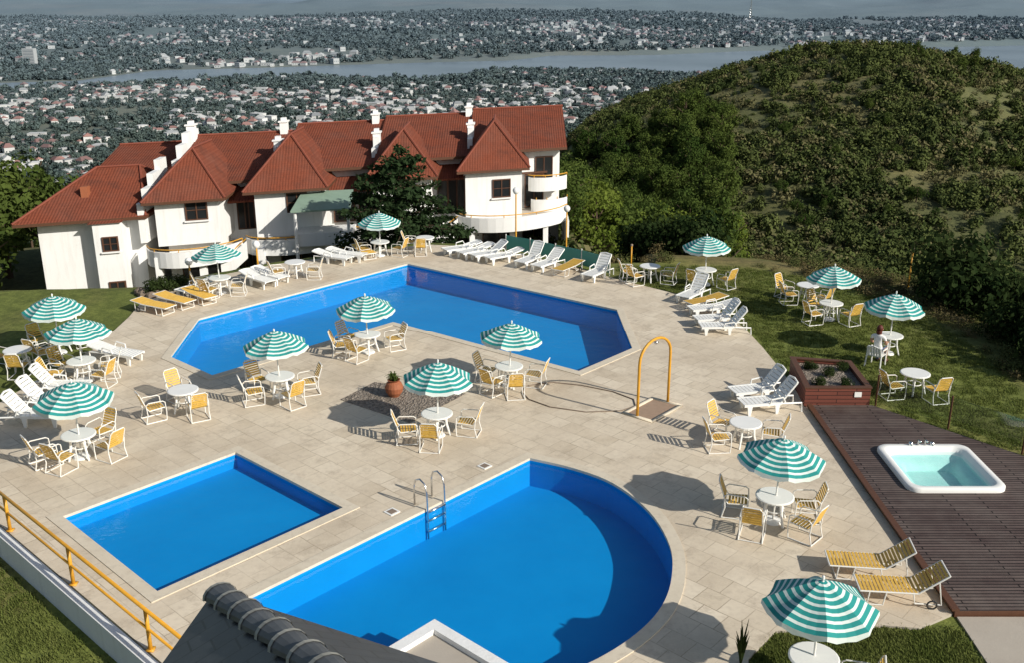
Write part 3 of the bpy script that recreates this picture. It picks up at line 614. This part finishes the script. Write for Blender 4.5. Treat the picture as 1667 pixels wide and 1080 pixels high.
def terr(x,y):
    x=np.asarray(x,float);y=np.asarray(y,float); r=np.hypot(x,y); az=np.degrees(np.arctan2(x,y))
    BL_=np.interp(r,[0,80,130,250,500,850,1000,1e5],[-5.6,-5.8,-18,-56,-112,-147,-150,-150])
    BR_=np.interp(r,[0,48,62,90,150,300,520,850,1000,1e5],[-3,-4,-8,-15,-24,-58,-112,-147,-150,-150])
    w=sstep((az-2)/7); b=BL_*(1-w)+BR_*w
    b=b+(fbm(x,y,60)-.5)*np.clip((r-80)/80,0,1)*8*np.clip((900-r)/300,0,1)
    g=np.exp(-((x-73)**2/(2*38.**2)+(y-218)**2/(2*55.**2)))
    g2=np.exp(-((x-142)**2/(2*45.**2)+(y-235)**2/(2*60.**2)))*.5
    g3=np.exp(-((x-28)**2/(2*22.**2)+(y-190)**2/(2*40.**2)))*.18
    hill=-27+23.2*(g+g3)+17.5*g2+(fbm(x,y,26,4)-.5)*4.5
    gw=sstep((g+g2+g3)*2.2); b=b*(1-gw)+np.maximum(b,hill)*gw
    far=np.clip((y-3000)/3500,0,1)
    b=b+far*(fbm(x,y,1500,5)**1.3*170)+np.clip((y-2300)/500,0,1)*fbm(x+900,y,420,4)*20
    dl=inside_dist(x,y,lake); lk=np.clip((30-dl)/60,0,1); b=np.where(y>1600,b*(1-lk)+(-156)*lk,b)
    mt=sstep((r-8500)/5500); b=b+mt*(380+fbm(x,y,3500,5)*520)
    d=inside_dist(x,y,plateau); width=np.where(x>7,20.,8.) ; u=sstep(d/width)
    b=np.where(d<=0,-.06,-.06*(1-u)+b*u)
    dr=(x+17.2)*(-.678)+(y-25.9)*(-.735)
    b=np.where((dr>.2)&(y<32)&(x<6),-.6,b)
    dd=inside_dist(x,y,deck); b=np.where((dd<-.6),-3.,b)
    wd_=inside_dist(x,y,wd); b=np.where(wd_<-.5,-1.5,b)
    return b
rs=[3.]
while rs[-1]<26000: rs.append(rs[-1]*1.0125+.02)
rs=np.array(rs); az=np.radians(np.concatenate([np.linspace(-180,-48,45)[:-1],np.linspace(-48,48,420),np.linspace(48,180,45)[1:]]))
RR,AA=np.meshgrid(rs,az,indexing='ij'); X=RR*np.sin(AA);Y=RR*np.cos(AA); Z=terr(X,Y)
nr,na=X.shape; idx=np.arange(nr*na).reshape(nr,na)
F=np.stack([idx[:-1,:-1],idx[:-1,1:],idx[1:,1:],idx[1:,:-1]],-1).reshape(-1,4)[:,::-1]
me=bpy.data.meshes.new('terrain'); V=np.stack([X,Y,Z],-1).reshape(-1,3)
me.vertices.add(len(V)); me.vertices.foreach_set('co',V.ravel().astype(np.float32))
me.loops.add(F.size); me.loops.foreach_set('vertex_index',F.ravel().astype(np.int32)); me.polygons.add(len(F)); me.polygons.foreach_set('loop_start',np.arange(0,F.size,4,dtype=np.int32)); me.polygons.foreach_set('loop_total',np.full(len(F),4,np.int32))
me.polygons.foreach_set('use_smooth',np.ones(len(F),bool)); me.update(calc_edges=True); me.validate()
x,y=V[:,0],V[:,1]; r=np.hypot(x,y); d=inside_dist(x,y,plateau)
def lerp(a,b,w): return a*(1-w[:,None])+np.array(b)*w[:,None]
c=np.tile(np.array([.135,.16,.05]),(len(V),1))
c=lerp(c,(.17,.15,.075),np.clip((fbm(x,y,3.,4)-.52)*5,0,1)*.6)
c=lerp(c,(.18,.15,.08),np.clip(d/1.5,0,1)*np.clip((fbm(x,y,5)-.3)*3,0,1))
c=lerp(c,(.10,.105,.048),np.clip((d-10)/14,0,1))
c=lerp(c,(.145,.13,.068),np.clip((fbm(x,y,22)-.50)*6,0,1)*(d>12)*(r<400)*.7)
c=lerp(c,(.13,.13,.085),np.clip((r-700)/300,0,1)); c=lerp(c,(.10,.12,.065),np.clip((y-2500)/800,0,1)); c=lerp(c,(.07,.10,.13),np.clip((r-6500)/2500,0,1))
c=lerp(c,(.19,.17,.11),np.clip((fbm(x,y,500)-.53)*7,0,1)*(y>2600)*(r<8000)*.8)
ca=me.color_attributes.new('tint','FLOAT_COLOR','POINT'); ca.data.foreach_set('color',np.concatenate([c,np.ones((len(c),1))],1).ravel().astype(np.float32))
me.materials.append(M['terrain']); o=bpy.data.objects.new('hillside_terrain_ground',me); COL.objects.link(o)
m=MB('lake'); m.add([(-6000,1500,-151.5),(9000,1500,-151.5),(9000,3800,-151.5),(-6000,3800,-151.5)],[(0,1,2,3)],'lake'); m.obj('lake_water')
# ------------------------------------------------------------ foliage
def quads(C,size,outw,aspect=.6):
    n=len(C); nr_=rng.normal(size=(n,3)); nn=nr_*.75+outw; nn/=np.linalg.norm(nn,axis=1)[:,None]+1e-9
    a=np.cross(nn,rng.normal(size=(n,3))); a/=np.linalg.norm(a,axis=1)[:,None]+1e-9; b=np.cross(nn,a)
    s=(size*rng.uniform(.6,1.3,n))[:,None]; return np.stack([C-a*s,C-b*s*aspect,C+a*s,C+b*s*aspect],1).reshape(-1,3)
def foliage_mesh(name,C,size,outw,mat,extra=None):
    V=quads(C,size,outw); n=len(C); vs=[tuple(q) for q in V]; fs=[(4*i,4*i+1,4*i+2,4*i+3) for i in range(n)]
    m=MB(mat); m.v=vs;m.f=fs;m.m=[0]*n
    if extra: extra(m)
    return m.mesh(name)
def clump_pts(n,ncl,rx,rz,cz,clr):
    cc=rng.normal(size=(ncl,3)); cc/=np.linalg.norm(cc,axis=1)[:,None]; cc*=rng.uniform(.45,1.,(ncl,1)); cc=cc*np.array([rx,rx,rz])
    k=rng.integers(0,ncl,n); q=rng.normal(size=(n,3)); q/=np.linalg.norm(q,axis=1)[:,None]; q*=clr*rng.uniform(.55,1.,(n,1))*rng.uniform(.7,1.2,ncl)[k][:,None]
    P=cc[k]+q; out=q/clr*.8+P/np.array([rx,rx,rz])*.6+np.array([0,0,.3]); P[:,2]+=cz; return P,out
def shrub(name,mat,n=190,ls=.125,ncl=7):
    P,o=clump_pts(n,ncl,.62,.42,.45,.42); P[:,2]=np.abs(P[:,2]); return foliage_mesh(name,P,ls,o,mat)
def tree(name,mat,h=6.,n=2200,rx=2.3,rz=2.1,ls=.165,ncl=26):
    P,o=clump_pts(n,ncl,rx,rz,h*.62,.85)
    def ex(m):
        m.tube([(0,0,-.5),(.1,.05,h*.3),(-.05,.1,h*.6),(0,0,h*.85)],[.2,.16,.1,.03],'bark',7)
        for k in range(9):
            a=k*2.4; z0=h*(.25+.05*k); l=rx*.8
            m.tube([(0,0,z0),(l*.5*math.cos(a),l*.5*math.sin(a),z0+.7),(l*math.cos(a),l*math.sin(a),z0+1.3)],[.08,.05,.02],'bark',5)
    return foliage_mesh(name,P,ls,o,mat,ex)
def lib(name,meshes):
    c=bpy.data.collections.new(name)
    for i,me in enumerate(meshes): c.objects.link(bpy.data.objects.new(me.name,me))
    return c
def scatter(name,pts,rot,scl,coll):
    me=bpy.data.meshes.new(name); me.vertices.add(len(pts)); me.vertices.foreach_set('co',np.asarray(pts,np.float32).ravel())
    for nm,ar in(('rot',rot),('scl',scl)):
        a=me.attributes.new(nm,'FLOAT_VECTOR','POINT'); a.data.foreach_set('vector',np.asarray(ar,np.float32).ravel())
    me.update(); o=bpy.data.objects.new(name,me); COL.objects.link(o)
    g=bpy.data.node_groups.new(name,'GeometryNodeTree'); g.interface.new_socket('Geometry',in_out='INPUT',socket_type='NodeSocketGeometry'); g.interface.new_socket('Geometry',in_out='OUTPUT',socket_type='NodeSocketGeometry')
    N=g.nodes;Lk=g.links; gi=N.new('NodeGroupInput');go=N.new('NodeGroupOutput'); ip=N.new('GeometryNodeInstanceOnPoints'); ci=N.new('GeometryNodeCollectionInfo')
    ci.inputs['Collection'].default_value=coll; ci.inputs['Separate Children'].default_value=True; ci.inputs['Reset Children'].default_value=True; ip.inputs['Pick Instance'].default_value=True
    def na(nm):
        q=N.new('GeometryNodeInputNamedAttribute'); q.data_type='FLOAT_VECTOR'; q.inputs['Name'].default_value=nm; return q.outputs['Attribute']
    e2r=N.new('FunctionNodeEulerToRotation'); Lk.new(na('rot'),e2r.inputs[0])
    rv=N.new('FunctionNodeRandomValue'); rv.data_type='INT'
    for s_ in rv.inputs:
        if s_.type=='INT' and s_.name=='Min': s_.default_value=0
        if s_.type=='INT' and s_.name=='Max': s_.default_value=len(coll.objects)-1
    ro=[q for q in rv.outputs if q.type=='INT'][0]
    Lk.new(gi.outputs[0],ip.inputs['Points']);Lk.new(ci.outputs[0],ip.inputs['Instance']);Lk.new(ro,ip.inputs['Instance Index']);Lk.new(e2r.outputs[0],ip.inputs['Rotation']);Lk.new(na('scl'),ip.inputs['Scale']);Lk.new(ip.outputs[0],go.inputs[0])
    md=o.modifiers.new('scatter','NODES'); md.node_group=g; return o
def scat(name,x,y,smin,smax,coll,dz=0.,zs=(.8,1.2)):
    n=len(x); z=terr(x,y)+dz; s=rng.uniform(smin,smax,n); rot=np.zeros((n,3)); rot[:,2]=rng.uniform(0,6.28,n); zz=rng.uniform(zs[0],zs[1],n)
    return scatter(name,np.stack([x,y,z],1),rot,np.stack([s,s,s*zz],1),coll)
cShr=lib('shrubs',[shrub('shrub_a','shrub'),shrub('shrub_b','shrub'),shrub('shrub_c','shrub'),shrub('shrub_e','shrub'),shrub('shrub_d','shrub2',130)])
cBush=lib('bushes',[shrub('bush_a','bush',1500,.06,16),shrub('bush_b','bush',1500,.06,12),shrub('bush_c','bush',1300,.07,9)])
cWeed=lib('weeds',[shrub('weed_a','weed',300,.07,10),shrub('weed_b','weed2',300,.06,10),shrub('weed_c','weed2',300,.06,10)])
cTree=lib('trees',[tree('tree_a','leaf'),tree('tree_b','leaf',5.5,2200,2.6,1.8),tree('tree_c','leaf',7,2300,2.1,2.6)])
cTreeY=lib('treesy',[tree('tree_ya','leafy'),tree('tree_yb','leafy',5.5,2200,2.5,2.0)])
def fartree(name):
    P,o=clump_pts(80,6,.75,.55,.65,.5); P[:,2]=np.abs(P[:,2]); return foliage_mesh(name,P,.30,o,'farleaf')
cFar=lib('fartrees',[fartree('far_a'),fartree('far_b'),fartree('far_c')])
def samp(n,x0,x1,y0,y1): return rng.uniform(x0,x1,n),rng.uniform(y0,y1,n)
x,y=samp(40000,2,165,52,262); d=inside_dist(x,y,plateau)
pn=fbm(x,y,18,4)
keep=(d>14)&(x<y*.60+8)&(x>y*.03)&((pn>.50)|(rng.random(len(x))<.24)); x,y=x[keep],y[keep]
big=rng.random(len(x))<.35
scat('hill_shrub_vegetation',x[big],y[big],1.1,2.3,cShr,-.1)
scat('hill_low_scrub',x[~big],y[~big],.4,1.3,cShr,-.1)
x,y=samp(240,40,150,120,245); k=fbm(x,y,30)>.5; scat('hillside_trees',x[k],y[k],.3,.55,cTree,-.3)
x,y=samp(520,4,46,70,185); k=(x>y*.05)&(x<y*.22); scat('valley_trees',x[k],y[k],.7,1.15,cTree,-.5)
x,y=samp(130,6,30,66,125); k=(x>y*.07)&(x<y*.23); scat('valley_trees_yellowish',x[k],y[k],.7,1.1,cTreeY,-.5)
x,y=samp(1300,-150,2,62,290); k=(x<-y*.56+2)|(y>92); k&=(x>-y*.62-10); scat('slope_trees',x[k],y[k],.7,1.15,cTree,-.5)
x,y=samp(3600,3,34,20,62); d=inside_dist(x,y,plateau); k=(d>.3)&(d<18)&(fbm(x,y,4)>.40); scat('bank_weeds',x[k],y[k],.25,.75,cWeed,-.05,(.5,1.))
bx=rng.uniform(18.2,27,60);by=rng.uniform(31,42.5,60); k=(bx>18.2+abs(by-37)*.15); scat('dark_bushes',bx[k],by[k],1.1,2.5,cBush,-.2,(.9,1.6))
x,y=samp(40,3,10,50,58); scat('bushes_beside_hotel',x,y,1.2,2.2,cBush,-.3,(1,1.4))
bx=np.array([-32,-34,-36,-33.5,-37,-35,-32.5,-39.,-34,-31.5]);by=np.array([57,60,56,64,62,52,67,58.,48,53]); scat('dark_trees_beside_hotel',bx,by,.9,1.4,cTree,-.5)
m=MB('rock')
for k in range(26):
    a=random.random()*6.28; rr=random.random()**.5; cx,cy=-15.0+rr*1.2*math.cos(a),41.4+rr*.8*math.sin(a); s=random.uniform(.12,.3)
    m.lathe([(0,-.05),(s,0),(s*.9,s*.5),(s*.4,s*.9),(0,s)],'rock',7,(cx,cy,0))
m.obj('rockery_stones'); scat('rockery_plants',np.array([-15.4,-14.8,-14.6,-15.2]),np.array([41.7,41.2,41.8,41.2]),.5,.8,cBush,.1)
scatter('planter_plants',[(9.8,29.4,.5),(10.3,30.2,.5),(10.9,30.7,.5),(10.6,29.3,.5),(9.9,30.8,.5)],[(0,0,i) for i in range(5)],[(.32,.32,.3)]*5,cBush)
m=MB('bark')
for k in range(26):
    a=random.random()*6.28; h=random.uniform(.4,.8); l=random.uniform(.04,.16); z0=random.uniform(0,.3)
    m.tube([(0,0,z0),(l*.5*math.cos(a),l*.5*math.sin(a),z0+h*.6),(l*math.cos(a),l*math.sin(a),z0+h)],[.022,.018,.003],'bush',4)
m.obj('spiky_plant',loc=(4.45,16.2,0))
def conifer(h,rmax,n_wh=15):
    Cs=[];O=[]; m0=[]
    for w in range(n_wh):
        u=w/(n_wh-1); z=h*(.05+.90*u); L=rmax*(1-u)**.48*random.uniform(.85,1.1)+.15
        for b in range(10):
            a=random.random()*6.28; l=L*random.uniform(.5,1.15); m0.append((z,a,l))
            for k in range(int(46*l)+6):
                t_=random.random()**.6; rr=l*t_; wd_=.6*(1-t_*.4)
                Cs.append((rr*math.cos(a)+random.gauss(0,wd_*.5),rr*math.sin(a)+random.gauss(0,wd_*.5),z-.10*l*t_+.25*t_*t_+random.gauss(0,.11))); O.append((0.3*math.cos(a),.3*math.sin(a),1.0))
    def ex(m):
        m.tube([(0,0,-.3),(0,0,h*.5),(0,0,h*.97)],[.24,.15,.03],'bark',8)
        for z,a,l in m0: m.tube([(0,0,z),(l*.85*math.cos(a),l*.85*math.sin(a),z-.02)],[.05,.015],'bark',4)
    return foliage_mesh('cedar_tree',np.array(Cs),.15,np.array(O),'conif',ex)
place('cedar_tree',conifer(8.0,4.6),-6.4,56.6,-3.9)
def tuft(name):
    m=MB('grassblade')
    for k in range(22):
        a=random.random()*6.28;r0=random.random()*.16;b=random.random()*6.28; h=random.uniform(.03,.07); x0,y0=r0*math.cos(a),r0*math.sin(a); dx,dy=.012*math.cos(b),.012*math.sin(b)
        m.add([(x0-dx,y0-dy,0),(x0+dx,y0+dy,0),(x0+dy*3,y0-dx*3,h)],[(0,1,2)],'grassblade')
    return m.mesh(name)
cT=lib('tufts',[tuft('tuft_a'),tuft('tuft_b')])
x,y=samp(22000,-17,4,10,27); dr=(x+17.2)*(-.678)+(y-25.9)*(-.735); k=(dr>.5)&(x>-y*.62); xa,ya=x[k],y[k]
x,y=samp(4000,4.4,9.2,13,17.4); k=inside_dist(x,y,deck)>.05; xa=np.r_[xa,x[k]];ya=np.r_[ya,y[k]]
x,y=samp(12000,5,17,20,46); k=(inside_dist(x,y,deck)>.1)&(inside_dist(x,y,plateau)<.3)&(inside_dist(x,y,wd)>.1)&(inside_dist(x,y,pp)>.1)&((x>9.4)|(y>33)); xa=np.r_[xa,x[k]];ya=np.r_[ya,y[k]]
scat('lawn_grass',xa,ya,.8,1.4,cT,0.)
# ------------------------------------------------------------ town
def house(name,roof,w,l,h,flat=False):
    m=MB('hwall'); m.box((0,0,h/2),(w,l,h),'hwall')
    if flat: m.box((0,0,h+.15),(w+.4,l+.4,.3),roof)
    else:
        o=.5; z0=h-.05; zr=h+w*.32
        m.add([(-w/2-o,-l/2-o,z0),(w/2+o,-l/2-o,z0),(w/2+o,l/2+o,z0),(-w/2-o,l/2+o,z0),(0,-l/2+w*.3,zr),(0,l/2-w*.3,zr)],[(0,1,4),(1,2,5,4),(2,3,5),(3,0,4,5),(3,2,1,0)],roof)
    for s in(-1,1):
        for y_ in(-.3,0,.3): m.box((s*(w/2+.02),y_*l,h*.5),(.06,1.2,1.1),'hdark')
        for x_ in(-.22,.22): m.box((x_*w,s*(l/2+.02),h*.5),(1.2,.06,1.2),'hdark')
    return m.mesh(name)
cH=lib('houses',[house('h1','hred',8,11,4.2),house('h2','hred',9,9,6.4),house('h3','hgrey',8,12,4.6,True),house('h4','hwall',9,10,6.8,True),house('h5','hgrey',10,14,5.6),house('h6','hred',7,10,4.6),house('h7','hwall',11,16,6,True),house('h8','hwall',7,9,4.4,True)])
def town(name,n,x0,x1,y0,y1,thr,smin,smax,coll,s=160,**kw):
    x,y=samp(n,x0,x1,y0,y1); k=(np.abs(x)<y*.60+60)&(inside_dist(x,y,lake)>28)&(fbm(x+555,y,s,3)+rng.random(len(x))*.25>thr)
    return scat(name,x[k],y[k],smin,smax,coll,-.3,**kw)
town('town_houses',12000,-1300,1300,820,2150,.55,.6,1.15,cH)
town('slope_woodland',9000,-600,300,290,900,.3,3.,6.,cFar)
town('town_trees',28000,-1350,1400,850,2180,.33,3.0,6.2,cFar)
town('lakeshore_trees',7000,-1300,1300,1750,2200,.3,5,9,cFar)
town('far_shore_houses',14000,-2600,2800,2150,4300,.64,.8,1.6,cH,s=380)
town('far_shore_trees',25000,-2700,2900,1800,4700,.5,6,11,cFar,s=300)
m=MB('hwall')
m.box((0,0,18),(26,16,36),'hwall'); m.box((0,0,38),(10,8,4),'hwall')
for k in range(10):
    m.box((0,-8.05,3+k*3.3),(23,.12,1.2),'hdark')
m.obj('apartment_tower',loc=(-1090,2330,-152))
m=MB('steel'); 
for sx,sy in((-1,-1),(1,-1),(1,1),(-1,1)): m.tube([(sx*6,sy*6,0),(sx*1,sy*1,90)],[1.2,.8],'steel',4)
for k in range(9):
    q=6-5*k/9; z=k*10; m.tube([(-q,-q,z),(q,-q,z+8),(q,q,z),(-q,q,z+8),(-q,-q,z)],.5,'steel',4)
m.tube([(0,0,90),(0,0,120)],.6,'steel',4); m.obj('radio_mast',loc=(1050,4600,float(terr(np.array([1050.]),np.array([4600.]))[0])-2))
# ------------------------------------------------------------ seated person
def person():
    e=empty('seated_person',(0,0,0))
    V=[(0,0,.50),(0,-.02,.68),(0,-.05,.88),(0,-.06,1.02),(0,-.05,1.10),(0,-.03,1.18),
       (.10,.02,.50),(.13,.42,.50),(.13,.44,.08),(.13,.54,.05),(-.10,.02,.50),(-.12,.42,.50),(-.12,.40,.08),(-.12,.50,.05),
       (.19,-.06,1.0),(.25,.02,.76),(.17,.27,.72),(-.19,-.06,1.0),(-.25,.02,.76),(-.17,.25,.70)]
    Eg=[(0,1),(1,2),(2,3),(3,4),(4,5),(0,6),(6,7),(7,8),(8,9),(0,10),(10,11),(11,12),(12,13),(3,14),(14,15),(15,16),(3,17),(17,18),(18,19)]
    Rr=[.15,.135,.15,.11,.055,.06,.10,.07,.045,.04,.10,.07,.045,.04,.06,.045,.028,.06,.045,.028]
    me=bpy.data.meshes.new('body'); me.from_pydata(V,Eg,[]); o=bpy.data.objects.new('body',me); COL.objects.link(o); o.parent=e
    md=o.modifiers.new('s','SKIN'); 
    for i,q in enumerate(me.skin_vertices[0].data): q.radius=(Rr[i],Rr[i]*.8 if i in(1,2,3) else Rr[i]); q.use_root=(i==0)
    sb=o.modifiers.new('b','SUBSURF'); sb.levels=2; sb.render_levels=2; me.materials.append(M['shirt'])
    m=MB('skin')
    def ell(c,r,mat,n=14,k=10):
        m.lathe([(max(1e-3,r*math.sin(math.pi*i/k)),-r*1.2*math.cos(math.pi*i/k)) for i in range(k+1)],mat,n,c)
    ell((0,-.01,1.27),.088,'skin'); ell((0,-.035,1.30),.10,'hair'); m.lathe([(.095,-.02),(.09,-.14),(.04,-.22),(0,-.22)],'hair',12,(0,-.06,1.25))
    ell((0,.078,1.26),.014,'skin',8,6); 
    for s in(-1,1): ell((s*.032,.07,1.28),.010,'dark',6,6); ell((s*.088,-.005,1.27),.018,'skin',6,6)
    m.box((0,.076,1.225),(.045,.01,.01),'terra')
    for s,hx in((1,.17),(-1,-.17)):
        hy=.27; hz=.73
        m.hexa([(hx-.035,hy,hz-.015),(hx+.035,hy,hz-.015),(hx+.035,hy+.09,hz-.015),(hx-.035,hy+.09,hz-.015)],[(hx-.03,hy,hz+.015),(hx+.03,hy,hz+.015),(hx+.035,hy+.09,hz+.012),(hx-.035,hy+.09,hz+.012)],'skin')
        for k in range(4): fx=hx-.028+.019*k; L=[.07,.08,.075,.055][k]; m.tube([(fx,hy+.085,hz),(fx,hy+.085+L*.6,hz+.005),(fx,hy+.085+L,hz-.015)],[.009,.008,.006],'skin',5)
        m.tube([(hx-s*.03,hy+.02,hz),(hx-s*.06,hy+.06,hz),(hx-s*.06,hy+.09,hz-.005)],[.011,.01,.007],'skin',5)
    for s in(-.12,.13): m.box((s,.52,.035),(.09,.24,.07),'brown')
    m.obj('head_hands_shoes',True,parent=e)
    return e
pe=person(); pe.location=(12.78,32.65,LZ); pe.rotation_euler=(0,0,R(50-90)); pe.scale=(1.08,)*3
m=MB('plastic')
for s in(-1,1):
    m.tube([(s*.24,.24,0),(s*.24,.22,.42),(s*.27,.2,.64),(s*.27,-.2,.66),(s*.25,-.26,.42),(s*.27,-.32,0)],.026,'plastic',6)
m.box((0,0,.42),(.48,.5,.03),'plastic')
for k in range(5): m.box((-.18+.09*k,-.30,.62),(.06,.025,.38),'plastic',tilt=R(14))
m.tube([(-.24,-.25,.45),(-.23,-.35,.76),(0,-.37,.82),(.23,-.35,.76),(.24,-.25,.45)],.022,'plastic',6)
o=m.obj('white_plastic_chair',loc=(12.75,32.6,LZ)); o.rotation_euler=(0,0,R(-40))
# ------------------------------------------------------------ light, world, camera
az_s=math.atan2(.836,-.548); el=R(30)
w=bpy.data.worlds.new('World'); SC.world=w; w.use_nodes=True; nt=w.node_tree; bg=nt.nodes['Background']
sk=nt.nodes.new('ShaderNodeTexSky'); sk.sky_type='NISHITA'; sk.sun_disc=False; sk.sun_elevation=el; sk.sun_rotation=az_s; sk.air_density=1.2; sk.dust_density=1.5
nt.links.new(sk.outputs[0],bg.inputs[0]); bg.inputs[1].default_value=.085
ld=bpy.data.lights.new('sun','SUN'); ld.energy=5.0; ld.angle=R(.5); ld.color=(1,.945,.85); lo=bpy.data.objects.new('sun',ld); COL.objects.link(lo)
sd=Vector((.836*math.cos(el),-.548*math.cos(el),math.sin(el))); lo.rotation_euler=sd.to_track_quat('Z','Y').to_euler(); lo.location=sd*60
cam=bpy.data.cameras.new('camera'); co=bpy.data.objects.new('camera',cam); COL.objects.link(co); SC.camera=co
cam.sensor_width=36; cam.lens=34.98; cam.clip_start=.1; cam.clip_end=60000; co.location=(0,0,12.5); co.rotation_euler=(math.pi/2-math.atan(560/1620.),0,0)
SC.view_settings.view_transform='Standard'; SC.view_settings.look='None'; SC.view_settings.exposure=0
